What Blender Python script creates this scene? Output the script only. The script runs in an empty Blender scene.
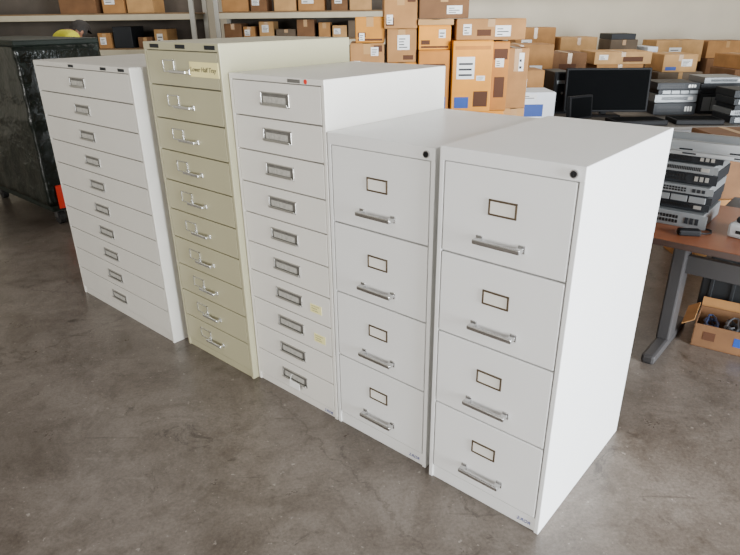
import bpy, bmesh, math, random
from mathutils import Vector, Matrix, noise as mnoise
random.seed(7)
SC=bpy.context.scene; COL=SC.collection
PI=math.pi
# ---------------------------------------------------------------- materials
def lin(c):
    return tuple(((x/255)/12.92 if x/255<=0.04045 else ((x/255+0.055)/1.055)**2.4) for x in c)
def mat(name,rgb,rough=.5,metal=0.0,var=.06,scale=6.0,bump=0.0,bscale=60.0,spec=.5):
    m=bpy.data.materials.new(name); m.use_nodes=True
    nt=m.node_tree; b=nt.nodes['Principled BSDF']
    c=lin(rgb)
    tc=nt.nodes.new('ShaderNodeTexCoord')
    n=nt.nodes.new('ShaderNodeTexNoise'); n.inputs['Scale'].default_value=scale; n.inputs['Detail'].default_value=5
    nt.links.new(tc.outputs['Object'],n.inputs['Vector'])
    r=nt.nodes.new('ShaderNodeValToRGB')
    r.color_ramp.elements[0].position=.3; r.color_ramp.elements[1].position=.7
    r.color_ramp.elements[0].color=(*[x*(1-var) for x in c],1)
    r.color_ramp.elements[1].color=(*[min(1,x*(1+var)) for x in c],1)
    nt.links.new(n.outputs['Fac'],r.inputs['Fac']); nt.links.new(r.outputs['Color'],b.inputs['Base Color'])
    b.inputs['Roughness'].default_value=rough; b.inputs['Metallic'].default_value=metal
    b.inputs['Specular IOR Level'].default_value=spec
    if bump:
        n2=nt.nodes.new('ShaderNodeTexNoise'); n2.inputs['Scale'].default_value=bscale; n2.inputs['Detail'].default_value=3
        nt.links.new(tc.outputs['Object'],n2.inputs['Vector'])
        bp=nt.nodes.new('ShaderNodeBump'); bp.inputs['Strength'].default_value=bump; bp.inputs['Distance'].default_value=.01
        nt.links.new(n2.outputs['Fac'],bp.inputs['Height']); nt.links.new(bp.outputs['Normal'],b.inputs['Normal'])
    return m
M={}
M['white']=mat('white enamel',(233,233,231),.34,var=.02,scale=3)
M['white2']=mat('off white enamel',(229,229,226),.36,var=.02,scale=3)
M['cream']=mat('cream enamel',(222,219,211),.4,var=.02,scale=3)
M['pale']=mat('pale grey beige enamel',(209,206,197),.42,var=.03,scale=3)
M['beige']=mat('olive beige enamel',(174,169,138),.42,var=.03,scale=3)
M['gap']=mat('dark gap',(104,101,96),.8)
M['chrome']=mat('chrome',(205,205,205),.22,1.0,var=.03)
M['chrome_bright']=mat('bright chrome',(225,225,222),.25,.9,var=.03)
M['steel']=mat('brushed steel',(192,190,184),.3,.8,var=.06)
M['dark_frame']=mat('bronze frame',(98,84,66),.35,.6)
M['card']=mat('paper card',(230,227,218),.8)
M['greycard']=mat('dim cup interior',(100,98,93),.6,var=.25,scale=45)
M['cupcard']=mat('grey cup card',(170,168,160),.7,var=.22,scale=70)
M['black']=mat('black plastic',(20,20,22),.6,spec=.2)
M['lockm']=mat('lock black',(30,30,32),.3,.5)
M['yellow_note']=mat('pale yellow note',(236,228,160),.8)
M['creamcard']=mat('yellowish card',(240,228,160),.8)
M['red']=mat('orange red plastic',(214,46,28),.5)
M['blue_ink']=mat('blue ink',(70,80,150),.7)
M['ink']=mat('dark ink',(40,40,44),.7)
M['green']=mat('dark green panel',(24,31,26),.35,.1,var=.3,scale=7)
M['wrap']=mat('near black green stretch wrap',(18,25,20),.24,0,var=.5,scale=6,bump=.7,bscale=18,spec=.45)
M['green2']=mat('dark green frame',(28,36,30),.5,.1,var=.2,spec=.3)
M['rubber']=mat('rubber',(28,28,28),.7)
M['vest']=mat('hi vis yellow',(206,200,40),.8)
M['skin']=mat('skin',(150,104,78),.6)
M['hair']=mat('dark hair',(34,28,24),.7,var=.3,scale=60)
M['trousers']=mat('dark trousers',(44,48,58),.85)
M['rack']=mat('rack cream steel',(186,176,150),.5,var=.08)
M['rackpost']=mat('rack post',(170,168,158),.5)
M['rackshade']=mat('rack painted shade',(84,76,67),.8,var=.2,scale=3)  # dark tone for the shadow seen between the shelves
M['shelf']=mat('chipboard shelf',(120,96,68),.8,var=.15,scale=20)
M['card1']=mat('cardboard',(164,118,68),.85,var=.16,scale=7)
M['card2']=mat('cardboard light',(184,142,90),.85,var=.14,scale=7)
M['card3']=mat('cardboard dark',(114,80,50),.85,var=.18,scale=7)
M['card4']=mat('cardboard grey',(98,84,68),.85,var=.18,scale=7)
M['amber']=mat('amber carton',(188,124,36),.75,var=.18,scale=7)
M['orange']=mat('yellow orange printed carton',(222,144,20),.6,var=.14,scale=6)
M['orange2']=mat('deep yellow brown carton',(182,114,26),.65,var=.16,scale=6)
M['tape']=mat('packing tape',(178,138,88),.3)
M['lab']=mat('white shipping label',(232,232,228),.7)
M['blue']=mat('blue print',(30,70,150),.6)
M['brown_print']=mat('brown print',(80,46,22),.8)
M['wcarton']=mat('white carton',(226,230,234),.6)
M['laminate']=mat('brown wood laminate',(128,76,48),.35,var=.15,scale=8)
M['edge']=mat('dark table edge',(56,38,30),.5)
M['leg']=mat('charcoal table leg',(70,68,68),.5,.3)
M['gear']=mat('silver equipment',(128,131,132),.4,.4)
M['gearwhite']=mat('light grey equipment',(180,182,182),.45)
M['geardark']=mat('dark equipment',(34,36,39),.5,.1,spec=.3)
M['port']=mat('port black',(12,12,14),.5)
M['rail']=mat('zinc rail',(196,200,202),.3,.75)
M['screen']=mat('screen glass',(10,11,12),.85,spec=.05)
M['greytable']=mat('grey table top',(84,78,70),.6)
M['bin']=mat('dark plastic bin',(40,42,44),.5)
M['cable_blue']=mat('blue cable',(44,58,92),.5)
M['cable_grey']=mat('grey cable',(84,84,86),.5)
# ---------------------------------------------------------------- mesh helpers
def B(): return bmesh.new()
def box(bm,x0,x1,y0,y1,z0,z1,bev=0.0,mi=0,rot=None):
    m=Matrix.Translation(((x0+x1)/2,(y0+y1)/2,(z0+z1)/2))
    if rot is not None: m=m@rot
    m=m@Matrix.Diagonal((x1-x0,y1-y0,z1-z0,1))
    r=bmesh.ops.create_cube(bm,size=1,matrix=m); vs=r['verts']
    for f in set(f for v in vs for f in v.link_faces): f.material_index=mi
    if bev>0:
        es=list(set(e for v in vs for e in v.link_edges))
        bmesh.ops.bevel(bm,geom=es,offset=bev,segments=2,affect='EDGES',profile=.5)
    return bm
def cyl(bm,p0,p1,r,seg=16,r2=None,mi=0):
    p0=Vector(p0);p1=Vector(p1);d=p1-p0
    q=d.to_track_quat('Z','Y').to_matrix().to_4x4()
    m=Matrix.Translation((p0+p1)/2)@q
    g=bmesh.ops.create_cone(bm,cap_ends=True,segments=seg,radius1=r,radius2=r if r2 is None else r2,depth=d.length,matrix=m)
    for f in set(f for v in g['verts'] for f in v.link_faces): f.material_index=mi
    return bm
def tube(bm,pts,r,seg=8):
    for a,b in zip(pts[:-1],pts[1:]): cyl(bm,a,b,r,seg)
    return bm
def obj(name,bm,m,parent=None,loc=(0,0,0)):
    me=bpy.data.meshes.new(name); bm.normal_update(); bm.to_mesh(me); bm.free()
    ms=m if isinstance(m,(list,tuple)) else [m]
    for k in ms: me.materials.append(k)
    o=bpy.data.objects.new(name,me); COL.objects.link(o); o.location=loc
    if parent: o.parent=parent
    return o
def tag(o,label,cat,group=None):
    o['label']=label; o['category']=cat
    if group: o['group']=group
    return o
def thing(name,label,cat,loc=(0,0,0),rz=0,group=None):
    o=bpy.data.objects.new(name,None); COL.objects.link(o); o.empty_display_size=.05
    o.location=loc; o.rotation_euler=(0,0,rz); return tag(o,label,cat,group)
def struct(name,bm,m):
    o=obj(name,bm,m); o['kind']='structure'; return o
def text(name,body,size,m,parent,loc,rot=(PI/2,0,0),shear=0.0):
    cu=bpy.data.curves.new(name,'FONT'); cu.body=body; cu.size=size; cu.extrude=.0004; cu.shear=shear
    t=bpy.data.objects.new(name,cu); COL.objects.link(t)
    dg=bpy.context.evaluated_depsgraph_get(); me=bpy.data.meshes.new_from_object(t.evaluated_get(dg))
    bpy.data.objects.remove(t)
    me.materials.clear(); me.materials.append(m)
    o=bpy.data.objects.new(name,me); COL.objects.link(o); o.location=loc; o.rotation_euler=rot; o.parent=parent
    return o
def skin(name,verts,edges,radii,root,m,parent,sub=2):
    me=bpy.data.meshes.new(name); me.from_pydata(verts,edges,[])
    o=bpy.data.objects.new(name,me); COL.objects.link(o)
    sk=o.modifiers.new('skin','SKIN')
    for i,rr in enumerate(radii):
        v=me.skin_vertices[0].data[i]; v.radius=rr if isinstance(rr,tuple) else (rr,rr); v.use_root=(i==root)
    sb=o.modifiers.new('sub','SUBSURF'); sb.levels=sub; sb.render_levels=sub
    dg=bpy.context.evaluated_depsgraph_get(); dg.update()
    nm=bpy.data.meshes.new_from_object(o.evaluated_get(dg)); bpy.data.objects.remove(o)
    nm.materials.clear(); nm.materials.append(m)
    for p in nm.polygons: p.use_smooth=True
    o=bpy.data.objects.new(name,nm); COL.objects.link(o); o.parent=parent
    return o
# ---------------------------------------------------------------- frames
TH=math.radians(41.15); E0=Vector((.230,1.909))
UX=Vector((math.cos(TH),-math.sin(TH))); UY=Vector((math.sin(TH),math.cos(TH)))
def row(x,y,z=0):
    g=E0+UX*x+UY*y; return (g.x,g.y,z)
RZ=-TH
# ---------------------------------------------------------------- floor and walls
def floor_mat():
    m=bpy.data.materials.new('stained concrete'); m.use_nodes=True; nt=m.node_tree; b=nt.nodes['Principled BSDF']
    N=nt.nodes.new; L=nt.links.new
    tc=N('ShaderNodeTexCoord')
    def mapped(sx,sy,rot):
        mp=N('ShaderNodeMapping'); mp.inputs['Scale'].default_value=(sx,sy,1); mp.inputs['Rotation'].default_value=(0,0,rot)
        L(tc.outputs['Object'],mp.inputs['Vector']); return mp
    def noise(s,d=6,rough=.6,dist=0,vec=None):
        n=N('ShaderNodeTexNoise'); n.inputs['Scale'].default_value=s; n.inputs['Detail'].default_value=d
        n.inputs['Roughness'].default_value=rough; n.inputs['Distortion'].default_value=dist
        L(vec.outputs['Vector'] if vec else tc.outputs['Object'],n.inputs['Vector']); return n
    def ramp(src,a,b_,ca,cb,out='Fac'):
        r=N('ShaderNodeValToRGB'); r.color_ramp.elements[0].position=a; r.color_ramp.elements[1].position=b_
        r.color_ramp.elements[0].color=(*lin(ca),1); r.color_ramp.elements[1].color=(*lin(cb),1)
        L(src.outputs[out],r.inputs['Fac']); return r
    def mix(a,b_,fac,mode='MULTIPLY'):
        x=N('ShaderNodeMixRGB'); x.blend_type=mode; x.inputs[0].default_value=fac
        L(a.outputs['Color'],x.inputs[1]); L(b_.outputs['Color'],x.inputs[2]); return x
    W3=(255,255,255)
    base=ramp(noise(.7,8,.6,.3),.32,.68,(110,101,92),(131,122,113))
    c=mix(base,ramp(noise(2.6,9,.74,.6),.35,.59,(190,183,176),W3),.85)
    c=mix(c,ramp(noise(9,9,.78,.5),.31,.5,(200,196,191),W3),.75)
    c=mix(c,ramp(noise(80,4,.7),.3,.7,(204,202,200),W3),.9)
    c=mix(c,ramp(noise(4.2,9,.78,.9),.33,.40,(142,134,126),W3),.68)
    c=mix(c,ramp(noise(2.2,6,.65,.2,mapped(.7,10,.75)),.29,.36,(164,157,150),W3),.7)
    c=mix(c,ramp(noise(2.0,5,.7,.1,mapped(.5,40,-.35)),.67,.71,(0,0,0),(66,63,58)),1.0,'ADD')
    c=mix(c,ramp(noise(2.6,7,.7,.6,mapped(1.2,6,-.5)),.64,.75,(0,0,0),(70,67,62)),1.0,'ADD')
    c=mix(c,ramp(noise(1.7,9,.75,1.2),.60,.72,(0,0,0),(54,52,48)),1.0,'ADD')
    c=mix(c,ramp(noise(34,3,.6),.67,.71,(0,0,0),(96,92,86)),1.0,'ADD')
    vo=N('ShaderNodeTexVoronoi'); vo.feature='DISTANCE_TO_EDGE'; vo.inputs['Scale'].default_value=.42
    ad=N('ShaderNodeMixRGB'); ad.blend_type='ADD'; ad.inputs[0].default_value=.3
    L(tc.outputs['Object'],ad.inputs[1]); L(noise(3,6,.7).outputs['Color'],ad.inputs[2]); L(ad.outputs['Color'],vo.inputs['Vector'])
    c=mix(c,ramp(vo,.0005,.0018,(150,141,133),W3,'Distance'),.45)
    L(c.outputs['Color'],b.inputs['Base Color'])
    rr=N('ShaderNodeMapRange'); rr.inputs['To Min'].default_value=.18; rr.inputs['To Max'].default_value=.44
    L(noise(2.5,7,.75).outputs['Fac'],rr.inputs['Value']); L(rr.outputs['Result'],b.inputs['Roughness'])
    bp=N('ShaderNodeBump'); bp.inputs['Strength'].default_value=.12; bp.inputs['Distance'].default_value=.01
    L(noise(30,5,.7).outputs['Fac'],bp.inputs['Height']); L(bp.outputs['Normal'],b.inputs['Normal'])
    return m
WY=11.6
struct('floor',box(B(),-9,10,-4,WY,-.05,0),floor_mat())
MW=mat('painted block wall',(228,218,196),.8,var=.05,scale=2)
struct('wall_back',box(B(),-9,10,WY,WY+.15,0,5),MW)
struct('wall_left',box(B(),-9.15,-9,-4,WY+.15,0,5),mat('shaded wall left',(190,184,168),.8))  # left wall colour darkened to paint in shade around the far-left shelving
struct('wall_right',box(B(),10,10.15,4.0,WY+.15,0,5),MW)
struct('ceiling',box(B(),-9.15,10.15,-1.6,WY+.15,5,5.1),mat('grey roof deck',(112,106,102),.8))
struct('trim_1',cyl(B(),(1.6,WY-.1,2.05),(10,WY-.1,2.05),.05),mat('pipe cream',(205,190,150),.6))
# ---------------------------------------------------------------- cabinet bodies
def body_bm(w,h,d,lip,plinth,t=.018,bev=.003):
    bm=B()
    box(bm,0,t,0,d,0,h-.002,bev); box(bm,w-t,w,0,d,0,h-.002,bev)
    box(bm,.0005,w-.0005,-.001,d,h-lip,h,bev)
    box(bm,t-.004,w-t+.004,.006,.05,.0,plinth-.003,bev)
    box(bm,.006,w-.006,d-.02,d-.001,.002,h-.004,0)
    return bm
def back_fill(w,h,d,lip,plinth,parent,t=.018):
    return obj('inner_frame',box(B(),t-.002,w-t+.002,.021,d-.03,.01,h-lip+.004),M['gap'],parent)
def ring(bm,cx,cz,w,h,t,y0,y1,bev=.0012):
    box(bm,cx-w/2,cx+w/2,y0,y1,cz+h/2-t,cz+h/2,bev); box(bm,cx-w/2,cx+w/2,y0,y1,cz-h/2,cz-h/2+t,bev)
    box(bm,cx-w/2,cx-w/2+t,y0,y1,cz-h/2,cz+h/2,bev); box(bm,cx+w/2-t,cx+w/2,y0,y1,cz-h/2,cz+h/2,bev)
    return bm
def copy_part(o,parent,dz):
    c=o.copy(); COL.objects.link(c); c.parent=parent; c.location.z+=dz
    for ch in o.children:
        k=ch.copy(); COL.objects.link(k); k.parent=c
    return c
def letter_file(x0,x1,y,h,d,m,label,writing=None):
    w=x1-x0
    t=thing('filing_cabinet',label,'filing cabinet',row(x0,y),RZ,'row of metal filing cabinets')
    lip=.045; pl=.062; n=4; pitch=(h-lip-pl)/n
    obj('body',body_bm(w,h,d,lip,pl),m,t); back_fill(w,h,d,lip,pl,t)
    ztop=h-lip
    dr=obj('drawer',box(B(),.0215,w-.0215,.0,.06,ztop-pitch+.004,ztop-.002,.003),m,t)
    cx=w/2-.003; cz=ztop-.122
    obj('label_holder',ring(B(),cx,cz,.098,.052,.0062,-.004,.002),M['dark_frame'],dr)
    obj('label_card',box(B(),cx-.044,cx+.044,-.0015,.001,cz-.021,cz+.021),M['card'],dr)
    hb=B(); hz=ztop-.236; hw=.084
    box(hb,cx-hw,cx+hw,-.034,-.024,hz-.0085,hz+.0085,.004)
    for s in (-1,1):
        box(hb,cx+s*(hw-.011)-.011,cx+s*(hw-.011)+.011,-.03,.002,hz-.008,hz+.008,.004)
        box(hb,cx+s*(hw-.009)-.012,cx+s*(hw-.009)+.012,-.004,.002,hz-.012,hz+.014,.002)
    obj('pull_handle',hb,M['chrome'],dr)
    for k in range(1,n): copy_part(dr,t,-k*pitch)
    lk=obj('lock',cyl(B(),(w-.034,.001,h-.0235),(w-.034,-.008,h-.0235),.0125,24),M['chrome'],t)
    kb=B(); cyl(kb,(w-.034,-.004,h-.0235),(w-.034,-.0095,h-.0235),.0095,20); box(kb,w-.0352,w-.0328,-.0105,-.008,h-.029,h-.018)
    obj('key_barrel',kb,M['lockm'],lk)
    if writing: text('pen_writing',writing,.02,M['blue_ink'],t,(w-.09,.004,.02),shear=.3)
    return t
letter_file(0,.483,0,1.343,.771,M['white'],'white four-drawer filing cabinet at the right end of the row, its whole right side showing',writing='2.ROR')
letter_file(-.529,-.031,.02,1.327,.766,M['white2'],'white four-drawer filing cabinet between the tall ten-drawer one and the end one',writing='2.ROR')
def multi(x0,x1,y,h,d,m,label,ztop,zbot,n,kind,hx,hoff,cardm='greycard'):
    w=x1-x0
    t=thing('filing_cabinet',label,'filing cabinet',row(x0,y),RZ,'row of metal filing cabinets')
    lip=h-ztop-.001; pitch=(ztop-zbot)/n
    obj('body',body_bm(w,h,d,lip,zbot),m,t); back_fill(w,h,d,lip,zbot,t)
    dr=obj('drawer',box(B(),.0198,w-.0198,.0,.05,ztop-pitch+.003,ztop-.002,.003),m,t)
    cz=ztop-hoff
    if kind=='plate':
        pw,ph=(.174,.055)
        f=ring(B(),hx,cz,pw,ph,.0055,-.005,.002,.002)
        for k in range(4):   # scooped finger lip along the lower edge
            a=k/3*PI/2
            box(f,hx-pw/2+.004,hx+pw/2-.004,-.005-.009*math.sin(a),-.001-.009*math.sin(a),cz-ph/2+.001+.008*(1-math.cos(a)),cz-ph/2+.005+.008*(1-math.cos(a)),.001)
        obj('label_pull',f,M['steel'],dr)
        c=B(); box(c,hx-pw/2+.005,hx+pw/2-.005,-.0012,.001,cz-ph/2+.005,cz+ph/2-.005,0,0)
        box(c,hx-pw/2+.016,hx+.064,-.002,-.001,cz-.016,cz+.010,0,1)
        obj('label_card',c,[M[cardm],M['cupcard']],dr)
    else:
        f=ring(B(),hx-.05,cz+.002,.092,.054,.005,-.006,.002,.001)
        obj('label_holder',f,M['chrome_bright'],dr)
        obj('label_card',box(B(),hx-.091,hx-.009,-.0015,.001,cz-.02,cz+.024),M['beige'],dr)
        hb=B()
        box(hb,hx-.02,hx+.108,-.028,-.019,cz-.026,cz-.012,.003)
        for xx in (hx-.013,hx+.101):
            box(hb,xx-.007,xx+.007,-.024,.002,cz-.025,cz-.013,.003); box(hb,xx-.010,xx+.010,-.004,.002,cz-.030,cz-.008,.002)
        obj('pull_handle',hb,M['chrome_bright'],dr)
    ds=[dr]
    for k in range(1,n): ds.append(copy_part(dr,t,-k*pitch))
    return t,ds,w,pitch,cz
tC,dC,wC,pC,czC=multi(-1.100,-.533,.019,1.513,.784,M['cream'],'tall cream ten-drawer cabinet with two yellow notes on its lower drawers',1.489,.042,10,'plate',.287,.066)
obj('red_sticker',cyl(B(),(.47,-.001,1.501),(.47,-.0026,1.501),.009,16),M['red'],tC)
obj('maker_plate',box(B(),.37,.44,-.0026,0,1.494,1.507),M['greycard'],tC)
for k,dx in ((6,.425),(7,.44)):
    nb=B(); box(nb,dx,dx+.07,-.002,.001,czC-.03,czC+.010,0,0)
    for r_,(a,b_) in enumerate(((.008,.056),(.008,.044),(.012,.05))):
        pts=[(dx+a+(b_-a)*q/14,-.0024,czC+.002-r_*.011+.0022*math.sin(q*2.1+r_)) for q in range(15)]
        for p0,p1 in zip(pts[:-1],pts[1:]): cyl(nb,p0,p1,.0007,4,mi=1)
    nb=obj('sticky_note',nb,[M['yellow_note'],M['ink']],dC[k]); nb['label']='yellow handwritten note'
hb=B(); box(hb,.265,.335,-.021,-.0175,czC-.05,czC-.012,.0012); cyl(hb,(.272,-.022,czC-.018),(.272,-.0165,czC-.018),.004,12); tube(hb,[(.272,-.019,czC-.014),(.269,-.012,czC+.006),(.272,-.004,czC+.012)],.0012,6)
k_=obj('paper_tag',hb,M['lab'],dC[9]); k_['label']='small white tag tied in the pull'
text('pen_writing','2.ROR',.02,M['blue_ink'],tC,(wC-.09,.004,.012),shear=.3)
tB,dB,wB,pB,czB=multi(-1.694,-1.104,-.014,1.628,.793,M['beige'],'beige ten-drawer cabinet with chrome pulls, tallest of the row',1.593,.047,10,'bar',.25,.068)
for x in (.06,.27,.49): obj('name_plate',box(B(),x,x+.075,-.003,0,1.602,1.619,.001),M['geardark'],tB)
obj('paper_card',box(B(),.366,.574,-.0026,.001,czB-.036,czB+.026),M['creamcard'],dB[0])
text('card_writing','Lower Half Tray',.028,M['ink'],dB[0],(.370,-.0034,czB-.014),shear=.2)
tA,dA,wA,pA,czA=multi(-2.865,-1.755,-.071,1.511,.70,M['pale'],'wide pale grey ten-drawer cabinet at the left end of the row',1.482,.054,10,'plate',.53,.071)
for x in (.46,.82,1.0): obj('name_plate',box(B(),x,x+.06,-.003,0,1.489,1.503,.001),M['geardark'],tA)
# ---------------------------------------------------------------- green crate
cr=thing('storage_crate','dark green crate in glossy wrap on casters behind the left end of the cabinet row','crate',row(-6.0,.42),RZ)
w,d,ch=1.56,.68,1.58
bm=B(); box(bm,.02,w-.02,.02,d-.02,.19,ch-.05,.02); obj('panels',bm,M['green'],cr)
bm=B(); box(bm,-.008,w+.008,-.008,d+.008,.20,ch-.05)
bmesh.ops.subdivide_edges(bm,edges=bm.edges[:],cuts=30,use_grid_fill=True)
for q in bm.verts:
    n=Vector((q.co.x-w/2,q.co.y-d/2,0))
    s=mnoise.noise(Vector((q.co.x*2.4+q.co.y*1.7,q.co.y*2,q.co.z*9)))*.014+mnoise.noise(Vector((q.co.x*7,q.co.y*7,q.co.z*3+5)))*.009+.008
    if abs(q.co.x+.008)<1e-4 or abs(q.co.x-w-.008)<1e-4: q.co.x+=math.copysign(s,n.x)
    if abs(q.co.y+.008)<1e-4 or abs(q.co.y-d-.008)<1e-4: q.co.y+=math.copysign(s,n.y)
wr=obj('plastic_wrap',bm,M['wrap'],cr)
for p in wr.data.polygons: p.use_smooth=True
bm=B(); box(bm,0,w,0,d,.14,.22,.006); box(bm,-.015,w+.015,-.015,d+.015,ch-.05,ch,.012)
for x in (.0,w-.05):
    for y in (.0,d-.05): box(bm,x-.010,x+.060,y-.010,y+.060,.16,ch-.02,.008)
obj('frame',bm,M['green2'],cr)
for x in (.1,w-.1):
    for y in (.09,d-.09):
        bm=B(); box(bm,x-.04,x+.04,y-.035,y+.035,.12,.145); box(bm,x-.035,x+.035,y-.034,y-.028,.06,.14); box(bm,x-.035,x+.035,y+.028,y+.034,.06,.14)
        c=obj('caster',bm,M['leg'],cr); obj('wheel',cyl(B(),(x,y-.025,.065),(x,y+.025,.065),.065,24),M['rubber'],c)
obj('red_tag',box(B(),w+.032,w+.038,.05,.13,.17,.38,.002),M['red'],cr)
# ---------------------------------------------------------------- person behind the crate
pe=thing('person','person with bowed head in a yellow high-visibility shirt standing behind the dark green crate','person',(-3.30,7.0,0),math.radians(132))
pe.scale=(.985,.985,.985)
V=[(0,0,1.02),(0,.0,1.18),(0,-.01,1.38),(0,-.03,1.57),(0,-.10,1.61),(0,-.16,1.62),(0,-.19,1.62),   # pelvis..head, front = -Y
 (.1,0,.97),(.11,-.01,.54),(.11,.03,.10),(.11,-.14,.04),(-.1,0,.97),(-.11,-.01,.54),(-.11,.03,.10),(-.11,-.14,.04),
 (.19,-.03,1.57),(.26,-.04,1.28),(.22,-.20,1.10),(.20,-.25,1.08),(-.19,-.03,1.57),(-.26,-.04,1.28),(-.22,-.20,1.10),(-.20,-.25,1.08)]
Ed=[(0,1),(1,2),(2,3),(3,4),(4,5),(5,6),(0,7),(7,8),(8,9),(9,10),(0,11),(11,12),(12,13),(13,14),(3,15),(15,16),(16,17),(17,18),(3,19),(19,20),(20,21),(21,22)]
Rd=[(.15,.11),(.14,.10),(.16,.11),(.13,.09),(.06,.06),(.085,.09),(.08,.085),.09,.06,.042,.035,.09,.06,.042,.035,.07,.05,.036,.03,.07,.05,.036,.03]
skin('body',V,Ed,Rd,0,M['skin'],pe)
up=lambda r,k=.014:(r[0]+k,r[1]+k) if isinstance(r,tuple) else r+k
idx=[0,1,2,3,15,16,19,20]; mp_={a:i for i,a in enumerate(idx)}
sv=[V[i] for i in idx]+[(0,-.07,1.59)]; se=[(mp_[a],mp_[b]) for a,b in Ed if a in mp_ and b in mp_]+[(mp_[3],8)]
skin('shirt',sv,se,[up(Rd[i],.02) for i in idx]+[(.082,.082)],1,M['vest'],pe)
idx=[0,7,8,9,11,12,13]; mp_={a:i for i,a in enumerate(idx)}
skin('trousers',[V[i] for i in idx],[(mp_[a],mp_[b]) for a,b in Ed if a in mp_ and b in mp_],[up(Rd[i],.02) for i in idx],0,M['trousers'],pe)
for s in (-1,1):
    bm=B(); box(bm,s*.11-.05,s*.11+.05,-.19,.09,0,.09,.03); obj('shoe',bm,M['black'],pe)
    for k in range(4):
        x=s*(.20)+(k-1.5)*.019; L_=(.062,.074,.070,.054)[k]
        bm=B(); tube(bm,[(x,-.27,1.075),(x,-.275-L_*.6,1.05),(x,-.275-L_*.9,1.05-L_*.5)],.0085,8); obj('finger',bm,M['skin'],pe)
    bm=B(); tube(bm,[(s*.175,-.245,1.075),(s*.150,-.28,1.06),(s*.148,-.31,1.045)],.0095,8); obj('thumb',bm,M['skin'],pe)
HM=Matrix.Translation((0,-.19,1.61))@Matrix.Rotation(.75,4,'X')@Matrix.Translation((0,.02,-1.72))
def hp(name,bm,m): bmesh.ops.transform(bm,matrix=HM,verts=bm.verts[:]); return obj(name,bm,m,pe)
bm=B(); bmesh.ops.create_uvsphere(bm,u_segments=20,v_segments=14,radius=1)
for q in bm.verts: q.co=Vector((q.co.x*.098,q.co.y*.118-.005,q.co.z*.125+1.735))
bmesh.ops.delete(bm,geom=[q for q in bm.verts if (q.co.z<1.69 and q.co.y<.03) or (q.co.y<-.07 and q.co.z<1.78) or q.co.z<1.64],context='VERTS')
hp('hair',bm,M['hair'])
bm=B(); cyl(bm,(0,-.105,1.735),(0,-.138,1.705),.008,8,.014); hp('nose',bm,M['skin'])
for s in (-1,1):
    bm=B(); bmesh.ops.create_uvsphere(bm,u_segments=8,v_segments=6,radius=.011,matrix=Matrix.Translation((s*.035,-.104,1.735))); hp('eye',bm,M['black'])
    bm=B(); bmesh.ops.create_uvsphere(bm,u_segments=8,v_segments=6,radius=1,matrix=Matrix.Translation((s*.088,.0,1.72))@Matrix.Diagonal((.012,.02,.032,1))); hp('ear',bm,M['skin'])
hp('mouth',box(B(),-.025,.025,-.112,-.095,1.672,1.68,.003),mat('lips',(140,80,72),.6))
# ---------------------------------------------------------------- racks and cartons
def rack(X0,X1,Y0,Y1,levels,H,label):
    t=thing('shelving_rack',label,'shelving',(X0,Y0,0)); w=X1-X0; d=Y1-Y0
    for x in (0,w-.06):
        for y in (0,d-.06):
            bm=B(); box(bm,x,x+.06,y,y+.06,0,H,.003)
            for k in range(int(H/.12)): box(bm,x+.02,x+.04,y-.002,y+.001,.1+k*.12,.15+k*.12)
            box(bm,x-.02,x+.08,y-.02,y+.08,0,.008)
            obj('post',bm,M['rackpost'],t)
    for z in levels:
        for y in (.005,d-.045): obj('beam',box(B(),.06,w-.06,y,y+.04,z-.09,z-.018,.004),M['rack'],t)
        obj('shelf_board',box(B(),.03,w-.03,.03,d-.03,z-.018,z,.002),M['shelf'],t)
    obj('shade_sheet',box(B(),.03,w-.03,d+.002,d+.008,.1,H-.05),M['rackshade'],t)  # dark sheet added to stand in for shade behind the shelves
    return t
RL=random.Random(3)
def carton(label,X0,X1,Y0,Y1,z0,z1,m='card1',group=None,rz=0,tape=True,lab=None,prints=None,cat='box',name='carton'):
    w=X1-X0; d=Y1-Y0; h=z1-z0
    t=thing(name,label,cat,(X0,Y0,z0),rz,group)
    bm=B(); box(bm,0,w,0,d,0,h-.004,min(.006,h*.04))
    box(bm,.003,w-.003,.003,d/2-.002,h-.006,h,.001); box(bm,.003,w-.003,d/2+.002,d-.003,h-.006,h,.001)
    obj('box_body',bm,M[m],t)
    if tape:
        bm=B(); box(bm,w/2-.025,w/2+.025,-.001,.003,h*.62,h+.0005); box(bm,w/2-.025,w/2+.025,-.001,d,h-.003,h+.0005)
        obj('tape',bm,M['tape'],t)
    for L_ in ([] if not lab else (lab if isinstance(lab,list) else [lab])):
        a,b_,c,e=L_; dx=RL.uniform(-.06,.06); dz=RL.uniform(-.08,.08); a+=dx; b_+=dx*RL.uniform(.2,1.3); c=max(.04,c+dz); e=min(.95,e+dz*RL.uniform(0,1.2))
        a=max(.03,a); b_=min(.97,b_)
        lb=obj('shipping_label',box(B(),w*a,w*b_,-.002,.002,h*c,h*e),M['lab'],t)
        bm=B(); ww=w*(b_-a); hh=h*(e-c); n=RL.choice([2,3,4]); st=.75/n
        for k in range(n): box(bm,w*a+ww*.12,w*a+ww*RL.uniform(.45,.9),-.0026,-.001,h*c+hh*(.14+st*k),h*c+hh*(.14+st*k+st*.35))
        obj('label_print',bm,M['ink'],lb)
    for (a,b_,c,e,mm) in (prints or []):
        obj('printed_panel',box(B(),w*a,w*b_,-.0015,.002,h*c,h*e),M[mm],t)
    return t
ORD=['first','second','third','fourth','fifth','sixth','seventh','eighth','ninth','tenth','eleventh','twelfth']
rack(-5.6,-2.36,8.9,9.7,[.5,.95,1.35,1.80],2.6,'cream shelving rack at the left of the back wall, above the green crate')
rack(-2.08,.55,8.9,9.7,[.5,1.08,1.45,1.80],2.6,'cream shelving rack behind the beige and cream tall cabinets')
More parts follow.
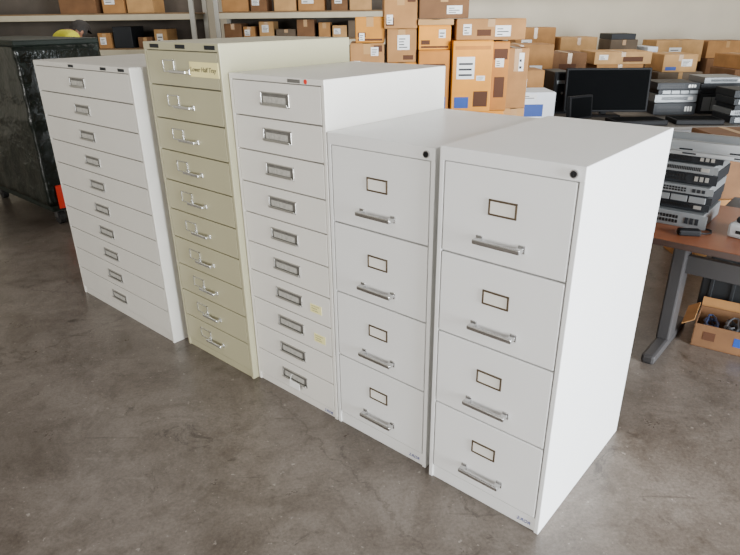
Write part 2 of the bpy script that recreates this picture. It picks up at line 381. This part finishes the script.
def shelf_row(X0,X1,z,hs,ws,gaps,mats,desc,group,labp=.4):
    x=X0;k=0
    while True:
        w=ws[k%len(ws)]
        if x+w>X1: break
        h=hs[k%len(hs)]; m=mats[k%len(mats)]
        nm={'card1':'brown','card2':'light brown','card3':'dark brown','card4':'grey-brown','wcarton':'white','geardark':'black'}[m]
        yo=.02*((k*5)%4)
        carton('%s carton, %s from the left %s'%(nm,ORD[k],desc),x,x+w,8.96+yo,9.5,z+.001,z+h,m,group,lab=((.15,.6,.3,.75) if random.random()<labp else None),tape=m[:4]=='card')
        x+=w+gaps[k%len(gaps)]; k+=1
shelf_row(-4.2,-2.5,1.80,[.3,.36,.28],[.5,.3,.36],[.08,.03],['card3','card1','card2'],'on the top shelf of the left rack','cartons on the left rack top shelf',.3)
shelf_row(-3.75,-2.5,1.35,[.2,.28,.14,.24,.18],[.18,.26,.2],[.03,.07],['card1','geardark','card3','card2','card4'],'on the second shelf of the left rack','cartons on the left rack second shelf',.3)
shelf_row(-1.98,.4,1.80,[.3,.22,.3,.26],[.36,.22,.3],[.03,.1],['card1','card3','card2'],'on the top shelf of the middle rack','cartons on the middle rack top shelf',.3)
shelf_row(-1.98,.4,1.45,[.2,.16,.22,.12,.24],[.24,.16,.2,.28],[.02,.06,.03],['card3','card1','card2','card4'],'on the second shelf of the middle rack','cartons on the middle rack second shelf',.5)
shelf_row(-1.98,.4,1.08,[.24,.18,.27],[.36,.5,.3],[.08,.15],['card3','card4','card1'],'on the third shelf of the middle rack','cartons on the middle rack third shelf',.3)
# ---------------------------------------------------------------- carton stack behind the cabinets
pal=thing('pallet','wooden pallet under the tall stack of orange and brown cartons','pallet',(-.15,4.4,0))
for k in range(7): obj('deck_board',box(B(),0,1.45,.0+k*.155,.10+k*.155,.12,.14,.002),M['shelf'],pal)
for y in (.0,.48,.93): obj('stringer',box(B(),0,1.45,y,y+.1,.0,.12,.003),M['shelf'],pal)
G='cartons stacked on the pallet'
Y0=4.45
def put(label,x0,x1,z0,z1,m,lab=None,prints=None,yo=0.0,d=.44,rz=0):
    return carton(label,x0,x1,Y0+yo,Y0+yo+d,z0+.001,z1,m,G,lab=lab,prints=prints,tape=m[:4] in('card','ambe'),rz=rz)
LA=(.3,.75,.35,.8); LB=(.1,.4,.25,.6); LC=(.5,.88,.35,.75); LS=(.6,.82,.55,.85); LT=(.12,.3,.15,.4)
PA=[(.06,.3,.08,.3,'brown_print'),(.7,.94,.7,.92,'brown_print')]
PB=[(.08,.92,.08,.16,'brown_print'),(.08,.35,.22,.4,'brown_print')]
PR=[(.08,.44,.06,.22,'blue'),(.56,.92,.08,.3,'brown_print'),(.06,.94,.88,.93,'orange2')]
put('amber carton at the bottom of the left column of the carton stack',-.10,.13,.14,.6,'amber')
put('amber carton second from the bottom in the left column of the carton stack',-.10,.13,.6,1.05,'amber')
put('amber carton third from the bottom in the left column of the carton stack',-.10,.13,1.05,1.36,'amber')
put('brown labelled carton just above the cream cabinet top, left column of the stack',-.12,.12,1.36,1.55,'card1',[LS,LT],PA,.02)
put('amber carton topping the left column of the stack',-.08,.125,1.55,1.72,'amber',LT,PB,.05)
put('brown carton at the bottom of the middle column of the carton stack',.14,.58,.14,.6,'card1')
put('tan carton second from the bottom in the middle column of the carton stack',.14,.58,.6,1.05,'card2')
put('amber carton with brown print low in the middle of the stack',.14,.35,1.05,1.42,'amber',LB,PA)
put('yellow-brown carton with blue and brown print touching the large orange carton on its left',.36,.58,1.05,1.50,'orange2',LT,[(.15,.85,.62,.80,'brown_print'),(.15,.6,.5,.56,'brown_print'),(.55,.9,.12,.3,'blue')],-.02)
put('brown carton with a large white label in the middle of the stack',.14,.345,1.42,1.64,'card1',[LA],[(.55,.9,.08,.22,'brown_print')],.01)
put('yellow carton with brown print under the wide brown one',.36,.585,1.50,1.66,'orange',LS,PB,.01)
put('brown carton on top of the stack, left of the widest top one',.12,.35,1.64,1.88,'card1',LT,PA,.02)
put('wide dark brown carton on the very top of the stack',.36,.70,1.701,1.87,'card3',(.5,.8,.2,.5))
put('flat tan tray carton beneath the very top one',.355,.60,1.661,1.699,'card2')
put('orange printed carton at the bottom of the right column of the stack',.61,.99,.14,.62,'orange2')
put('orange printed carton in the middle of the right column of the stack',.61,.99,.62,1.08,'orange',LB,PR)
put('large orange carton with a white label and blue print, high in the right column',.595,.875,1.08,1.56,'orange',[(.1,.55,.55,.8),(.62,.84,.38,.5)],PR,-.05)
put('narrow yellow-brown carton with brown print right of the large orange carton',.88,1.0,1.08,1.55,'orange2',(.2,.7,.58,.7),[(.1,.9,.75,.9,'brown_print'),(.2,.8,.2,.5,'brown_print')],.0)
put('wide brown carton with two white labels on top of the large orange carton',.62,1.10,1.56,1.698,'card1',[(.06,.2,.25,.75),(.6,.82,.2,.7)],[(.3,.5,.2,.5,'brown_print')])
put('narrow tan carton at the bottom right of the stack',1.01,1.17,.14,.62,'card2',None,None,.12)
put('narrow tan carton in the middle of the right end of the stack',1.01,1.17,.62,1.08,'card2',None,None,.12)
put('narrow brown carton at the upper right end of the stack',1.01,1.17,1.08,1.50,'card1',LS,None,.12)
# ---------------------------------------------------------------- tables behind
def plain_table(label,X0,X1,Y0,Y1,z,top):
    t=thing('work_table',label,'table',(X0,Y0,0)); w=X1-X0; d=Y1-Y0
    obj('tabletop',box(B(),0,w,0,d,z-.03,z,.004),M[top],t)
    for x in (.05,w-.1):
        for y in (.05,d-.1): obj('leg',box(B(),x,x+.05,y,y+.05,0,z-.03,.004),M['leg'],t)
    obj('apron',box(B(),.08,w-.08,.07,d-.07,z-.09,z-.03,.002),M['leg'],t)
    return t
plain_table('grey work table carrying the flat black screens and silver equipment',1.22,5.4,5.6,7.1,.75,'greytable')
plain_table('long table by the back wall loaded with brown cartons',1.5,8.0,9.3,10.5,.75,'greytable')
carton('white carton with blue panels beside the orange carton stack',1.30,1.74,5.7,6.1,.75,1.06,'wcarton',None,tape=False,lab=(.3,.6,.76,.9),prints=[(.28,.75,.3,.66,'blue'),(.04,.2,.1,.9,'blue'),(.28,.9,.08,.2,'blue')])
carton('brown carton with a white label behind the white and blue one',1.36,1.80,6.35,6.75,.75,1.2,'card1',None,lab=(.2,.6,.4,.8))
def screen(label,X,Y,z,w,h,rz,tilt=0):
    t=thing('flat_screen',label,'monitor',(X,Y,z),rz,'black screens on the grey work table')
    R_=Matrix.Rotation(-tilt,4,'X')
    bm=B(); box(bm,-w/2,w/2,0,.05,.04,.04+h,.006); box(bm,-w/4,w/4,.045,.085,.04+h*.2,.04+h*.7,.01); bmesh.ops.transform(bm,matrix=R_,verts=bm.verts[:]); obj('bezel',bm,M['black'],t)
    bm=box(B(),-w/2+.02,w/2-.02,-.002,.002,.06,.02+h); bmesh.ops.transform(bm,matrix=R_,verts=bm.verts[:]); obj('screen_panel',bm,M['screen'],t)
    bm=B(); box(bm,-.14,.14,-.06,.2,0,.015,.004); box(bm,-.03,.03,.06,.10,.01,.2,.004); obj('stand',bm,M['black'],t)
screen('large black flat screen standing on the grey work table',2.44,6.28,.75,.84,.43,-.08,.10)
screen('small black monitor just left of the large flat screen',2.05,5.84,.75,.30,.22,.5,.1)
def flatmon(label,X,Y,z,w,d,rz):
    t=thing('flat_screen',label,'monitor',(X,Y,z),rz,'black screens on the grey work table')
    obj('bezel',box(B(),0,w,0,d,0,.045,.008),M['black'],t); obj('screen_panel',box(B(),.02,w-.02,.02,d-.02,.044,.0465),M['screen'],t)
    obj('stand',box(B(),w*.35,w*.65,d-.01,d+.10,.01,.03,.004),M['black'],t)
flatmon('black monitor lying flat at the front of the grey table',2.32,5.66,.75,.5,.26,.05)
flatmon('black monitor lying flat right of the other flat one',2.90,5.70,.75,.44,.28,-.08)
def unit(label,base,w,d,h,m,front='ports',rz=0,group='rack equipment',name='network_switch',cat='network equipment'):
    t=thing(name,label,cat,base,rz,group)
    bm=B(); box(bm,0,w,0,d,0,h,.003); box(bm,-.018,0.001,0,.003,.004,h-.004); box(bm,w-.001,w+.018,0,.003,.004,h-.004)
    obj('chassis',bm,M[m],t)
    if front=='ports':
        bm=B(); n=14
        for r_ in range(2):
            for k in range(n):
                x=.02+k*(w*.62/n); z=h*(.24+.30*r_); box(bm,x,x+w*.03,-.002,.002,z,z+h*.2)
        obj('ports',bm,M['port'],t)
        bm=B()
        for k in range(3): box(bm,w*.76+k*w*.07,w*.76+k*w*.07+w*.045,-.003,.002,h*.3,h*.7)
        obj('uplink_ports',bm,M['geardark' if m!='geardark' else 'steel'],t)
    elif front=='bays':
        bm=B()
        for k in range(4): box(bm,.02+k*w*.235,.02+k*w*.235+w*.215,-.006,.002,h*.15,h*.85,.002)
        obj('drive_bay',bm,M['gear' if m=='geardark' else 'geardark'],t)
    else:
        bm=B()
        for k in range(26): box(bm,.05+k*w*.026,.05+k*w*.026+w*.013,-.002,.002,h*.3,h*.7)
        obj('vent',bm,M['geardark' if m!='geardark' else 'port'],t)
        obj('badge',box(B(),w*.82,w*.94,-.003,.002,h*.3,h*.7),M['steel'],t)
    return t
for (X,Y,hs,mm,pl) in ((3.45,5.72,[.07,.05,.05,.06,.07],['geardark','gear','geardark','geardark','geardark'],'in the stack right of the flat screen'),(3.93,5.78,[.05,.08,.05],['gear','geardark','gear'],'in the second stack right of the screen'),(4.43,5.72,[.1,.05,.05],['geardark','gear','geardark'],'in the third stack right of the screen'),(2.98,6.30,[.12,.08,.05,.07],['geardark','gear','geardark','geardark'],'in the stack touching the large screen'),(3.45,6.34,[.2,.1,.06],['geardark','geardark','gear'],'in the rear equipment stack'),(3.93,6.36,[.16,.14],['geardark','geardark'],'in the dark rear stack by it'),(4.45,6.34,[.1,.1,.08],['gear','geardark','geardark'],'in the rear stack furthest right')):
    z=.75
    for i,hh in enumerate(hs):
        c=mm[i]
        unit('%s rack unit, %s from bottom %s'%({'gear':'silver','geardark':'dark grey','gearwhite':'light grey'}[c],ORD[i],pl),(X+.015*((i*7)%3-1),Y+.02*((i*5)%3),z),.39,.38,hh-.002,c,['vent','bays','ports'][(i+int(X*10))%3],rz=.02*((i*3)%3-1),group='equipment on the grey work table')
        z+=hh
def tower(label,X,Y,z,w,d,h,rz):
    t=thing('desktop_computer',label,'computer',(X,Y,z),rz,'black computers on the grey work table')
    obj('case',box(B(),0,w,0,d,0,h,.008),M['geardark'],t)
    obj('front_panel',box(B(),.01,w-.01,-.012,.002,.01,h-.01,.004),M['black'],t)
    obj('drive_slot',box(B(),w*.15,w*.85,-.015,-.008,h*.72,h*.80),M['gear'],t)
    obj('power_button',cyl(B(),(w*.5,-.008,h*.5),(w*.5,-.016,h*.5),min(w,h)*.07,14),M['steel'],t)
tower('black upright computer behind the left side of the large flat screen',1.95,6.5,.75,.18,.4,.42,.05)
tower('black upright computer at the rear, hidden partly by the large screen',2.2,6.6,.75,.18,.4,.36,0)
tower('black computer at the rear right of the equipment stacks',4.95,6.3,.75,.2,.42,.36,-.05)
tower('low black computer at the right end of the grey table',4.95,5.72,.75,.36,.36,.12,.04)
Gb='cartons on the back table'
bt=[('large brown carton at the left end of the back table',1.9,2.75,.75,1.14,'card1',0,(.55,.75,.4,.8)),('dark brown carton beside the left end one on the back table',2.80,3.45,.75,1.12,'card3',.1,None),
('large brown carton stacked on the left end of the back table',2.2,2.79,1.14,1.54,'card1',.06,(.1,.4,.2,.55)),('tan carton stacked second from the left on the back table',2.86,3.4,1.12,1.40,'card2',0,None),
('black case lying on the back table',3.5,4.1,.75,1.16,'geardark',0,None),('large dark brown carton on the back table right of the black case',4.2,5.0,.75,1.04,'card3',.12,None),
('large tan carton stacked above the large dark brown one',4.3,5.0,1.04,1.34,'card2',.04,(.3,.55,.3,.7)),('dark brown carton low at the right of the back table',5.08,5.8,.75,1.08,'card3',0,None),('brown carton topping the right of the back table',5.1,5.7,1.08,1.32,'card1',.1,None),('small grey-brown carton on top of the black case',3.6,4.0,1.16,1.36,'card4',0,None),
('flat black case topping the small grey-brown carton',3.62,3.98,1.36,1.44,'geardark',.05,None),('blue-printed white carton between the stacks of the back table',4.12,4.27,1.04,1.26,'wcarton',-.1,None),('brown carton at the far right of the back table',5.88,6.6,.75,1.22,'card1',0,(.2,.5,.3,.7))]
for L_,x0,x1,z0,z1,m,yo,lb in bt: carton(L_,x0,x1,9.42+yo,9.92+yo,z0+.001,z1,m,Gb,tape=m[:4]=='card',lab=lb,prints=[(.2,.8,.3,.7,'blue')] if m=='wcarton' else None)
Gm='cartons on the floor behind the grey table'
for L_,x0,x1,y0,z0,z1,m,rz,lb,pr_ in [
 ('big brown carton on the floor behind the pallet stack, right side',1.35,2.1,7.3,0,.78,'card1',.0,None,None),('large plain brown carton looming behind the white and blue carton',1.40,2.15,7.32,.78,1.40,'card1',-.03,(.6,.8,.5,.7),None),
 ('large tan carton standing behind the left half of the big screen',2.2,2.62,7.4,0,.70,'card2',0,None,None),('dark brown carton stacked behind the left half of the big screen',2.18,2.58,7.42,.70,1.30,'card3',.0,None,[(.2,.7,.6,.8,'brown_print')]),
 ('big dark carton on the floor behind the black screens',2.7,3.35,7.5,0,.62,'card3',.03,None,None),('brown carton stacked on the big dark one behind the black screens',2.75,3.3,7.53,.62,1.16,'card1',-.04,(.2,.5,.4,.75),[(.6,.9,.1,.3,'brown_print')]),
 ('wide flat brown carton topping the pile behind the right half of the screen',2.7,3.38,7.5,1.16,1.30,'card2',.0,(.1,.25,.3,.7),[(.5,.85,.2,.6,'brown_print')]),
 ('big brown carton on the floor behind the equipment stacks',3.45,4.2,7.5,0,.62,'card1',0,None,None),('grey-brown carton stacked behind the equipment stacks',3.5,4.05,7.52,.62,1.06,'card4',.05,None,None),
 ('tan carton topping the pile behind the equipment stacks',3.55,3.95,7.55,1.06,1.26,'card2',-.05,(.5,.8,.3,.7),[(.08,.4,.1,.3,'blue')]),
 ('big brown carton on the floor behind the right end of the grey table',4.4,5.2,7.5,0,.62,'card1',-.03,None,None),('dark brown carton stacked behind the right end of the grey table',4.42,5.1,7.52,.62,1.08,'card3',.02,(.2,.4,.5,.8),None),('brown carton topping the pile behind the right end of the grey table',4.5,4.9,7.56,1.08,1.24,'card1',.08,None,[(.1,.5,.2,.6,'brown_print')])]:
    carton(L_,x0,x1,y0,y0+.55,z0+.001,z1,m,Gm,rz=rz,lab=lb,prints=pr_)
carton('brown carton standing on the floor behind the brown table',2.35,2.85,4.0,4.45,0,.52,'card1',None,lab=(.2,.5,.4,.7))
carton('dark brown carton stacked on the floor carton behind the brown table',2.37,2.80,4.02,4.42,.521,.95,'card3',None,lab=(.5,.85,.4,.8))
def bin_(label,loc,rz,w,d,h):
    t=thing('storage_bin',label,'bin',loc,rz,'dark bins behind the brown table')
    bm=B(); box(bm,.01,w-.01,.01,d-.01,0,h-.02,.012)
    for k in range(5): box(bm,w*(.1+.19*k),w*(.1+.19*k)+.02,.002,d-.002,.03,h-.06,.003)
    obj('tub',bm,M['bin'],t); obj('lid',box(B(),-.008,w+.008,-.008,d+.008,h-.035,h,.008),M['geardark'],t)
bin_('dark lidded bin on the floor beyond the open cable carton',row(.42,2.22),RZ,.6,.42,.36)
bin_('dark lidded bin stacked on the bin beyond the open cable carton',row(.44,2.23,.361),RZ,.56,.4,.30)
bin_('low dark lidded bin right of the stacked bins behind the brown table',row(1.1,2.25),RZ+.05,.55,.42,.5)
# ---------------------------------------------------------------- brown table with gear
tt=thing('office_table','brown wood laminate table on grey T-legs behind the end cabinet','table',row(.04,1.33),RZ)
obj('tabletop',box(B(),0,1.9,0,.78,.705,.735,.004),M['laminate'],tt)
obj('edge_band',box(B(),-.003,1.903,-.004,.0,.704,.734,.001),M['edge'],tt)
for x in (.36,1.6):
    bm=B(); box(bm,x-.035,x+.035,.33,.45,.05,.705,.01); box(bm,x-.035,x+.035,.10,.70,.0,.055,.015); box(bm,x-.03,x+.03,.12,.66,.675,.705,.004)
    obj('leg',bm,M['leg'],tt)
obj('crossbar',box(B(),.36,1.6,.37,.41,.45,.55,.004),M['leg'],tt)
z=.735
st=[(.15,1.57,.080,.34,'gear','ports','silver'),(.19,1.61,.045,.29,'geardark','vent','black'),(.14,1.575,.046,.35,'geardark','bays','dark grey'),(.18,1.57,.044,.31,'gear','ports','silver'),(.15,1.60,.060,.34,'geardark','ports','dark grey'),(.19,1.57,.045,.30,'gear','vent','silver'),(.16,1.59,.046,.34,'geardark','ports','dark')]
for i,(x,y,h,w_,m,f,c) in enumerate(st):
    unit('%s rack unit, %s from the bottom on the brown table'%(c,ORD[i]),row(x,y,z),w_,.34,h-.003,m,f,RZ,'equipment stacked on the brown table'); z+=h
for i in range(6):
    t=thing('rack_rail','long zinc rack rail, %s from the front on the equipment stack'%ORD[i],'rack rail',row(-.36+.09*((i*2)%4),1.53+i*.080,z),RZ+.010*((i*3)%4-1.5),'rack rails on the equipment stack')
    bm=B(); L_=1.55-.1*(i%2); hh=.020+.016*((i*2)%3); box(bm,0,L_,0,.018,0,.003); box(bm,0,L_,0,.003,0,hh); box(bm,0,L_,.0,.012,hh-.003,hh)
    obj('channel',bm,M['rail'],t)
    for k in range(6): obj('slot',box(B(),.05+k*.22,.11+k*.22,-.0012,.002,.007,.014),M['geardark'],t)
pr=thing('label_printer','small white and black device beside the equipment stack on the brown table','device',row(.60,1.56,.735),RZ-.2)
bm=B(); box(bm,0,.22,0,.2,0,.07,.015); obj('housing',bm,M['gearwhite'],pr)
bm=B(); box(bm,.02,.2,.02,.19,.068,.10,.015); obj('lid',bm,M['geardark'],pr)
obj('slot',box(B(),.04,.18,-.002,.004,.025,.04),M['port'],pr)
obj('indicator',cyl(B(),(.2,-.003,.055),(.2,.003,.055),.006,10),M['red'],pr)
pa=thing('power_adapter','small black power adapter lying on the brown table in front of the equipment','adapter',row(.46,1.47,.735),RZ+.5)
obj('housing',box(B(),-.05,.05,-.025,.025,0,.03,.008),M['black'],pa)
bm=B(); tube(bm,[(.048,0,.012),(.08,.01,.006),(.11,.035,.005),(.12,.07,.005),(.10,.095,.005)],.004,8); obj('cord',bm,M['black'],pa)
# open carton with cables beneath the table
OB=row(.52,1.80); OR=RZ+.12
oc=thing('open_carton','open brown carton full of cables on the floor under the brown table','box',OB,OR)
w,d,h=.36,.26,.14; bm=B(); T=.005
box(bm,0,w,0,d,0,T); box(bm,0,w,0,T,0,h); box(bm,0,w,d-T,d,0,h); box(bm,0,T,0,d,0,h); box(bm,w-T,w,0,d,0,h)
obj('box_body',bm,M['card3'],oc)
bm=B(); box(bm,0,w,d,d+.08,h-.002,h+.002,rot=Matrix.Rotation(.9,4,'X')); obj('flap',bm,M['card1'],oc)
bm=B(); box(bm,-.07,0,0,d,h-.004,h,rot=Matrix.Rotation(-.6,4,'Y')); obj('flap',bm,M['card1'],oc)
obj('printed_panel',box(B(),.05,.11,-.0015,.002,.05,.10),M['brown_print'],oc)
obj('printed_panel',box(B(),.20,.27,-.0015,.002,.05,.10),M['blue'],oc)
for i,(m,c) in enumerate((('cable_blue','blue'),('cable_grey','grey'),('black','black'))):
    bm=B(); pts=[]; rr_=random.Random(i)
    for k in range(90):
        a=k*.55; r_=.064+.022*math.sin(k*1.3+i)+rr_.uniform(-.010,.010); pts.append((w/2+(i-1)*.106+r_*.46*math.cos(a),d/2+r_*1.1*math.sin(a),.02+.02*i/2+.10*(k/90)))
    o=obj('cable_coil',tube(bm,pts,.005,6),M[m]); tag(o,'%s coiled cable inside the open carton under the table'%c,'cable')
    o.location=OB; o.rotation_euler=(0,0,OR)
# ---------------------------------------------------------------- light
def area(name,loc,target,sx,sy,power,color):
    l=bpy.data.lights.new(name,'AREA'); l.shape='RECTANGLE'; l.size=sx; l.size_y=sy; l.energy=power; l.color=color
    o=bpy.data.objects.new(name,l); COL.objects.link(o); o.location=loc
    o.rotation_euler=(Vector(target)-Vector(loc)).to_track_quat('-Z','Y').to_euler(); return o
area('door_daylight',row(6.2,.15,1.45),row(0,.3,.55),3.2,2.5,1750,(.90,.95,1.0))
area('front_fill',(-4.6,-3.6,1.9),(-1.2,2.8,.8),3.2,2.6,340,(1,.975,.94))  # added fill lamp at camera-left, brightens the cabinet fronts
area('ceiling_light',(0.5,8.0,4.6),(0.5,8.0,0),10,3.5,230,(1,.97,.92))
area('ceiling_light',(-1.5,-.5,4.6),(-1.5,0.3,0),5,4,40,(1,.97,.95))
wd=bpy.data.worlds.new('World'); SC.world=wd; wd.use_nodes=True
bg=wd.node_tree.nodes['Background']; bg.inputs['Color'].default_value=(1,.985,.97,1); bg.inputs['Strength'].default_value=.46
# ---------------------------------------------------------------- camera
f=595.1; p=math.radians(23.719); r=math.radians(.745)
cp,sp=math.cos(p),math.sin(p)
R0=Vector((1,0,0));D0=Vector((0,-sp,-cp));F=Vector((0,cp,-sp))
R=math.cos(r)*R0+math.sin(r)*D0; D=-math.sin(r)*R0+math.cos(r)*D0
cam=bpy.data.cameras.new('camera'); co=bpy.data.objects.new('camera',cam); COL.objects.link(co)
m=Matrix.Identity(4)
for i in range(3): m[i][0]=R[i]; m[i][1]=-D[i]; m[i][2]=-F[i]
m[2][3]=1.724
co.matrix_world=m; cam.sensor_width=36; cam.lens=f/740*36; cam.clip_start=.05
SC.camera=co
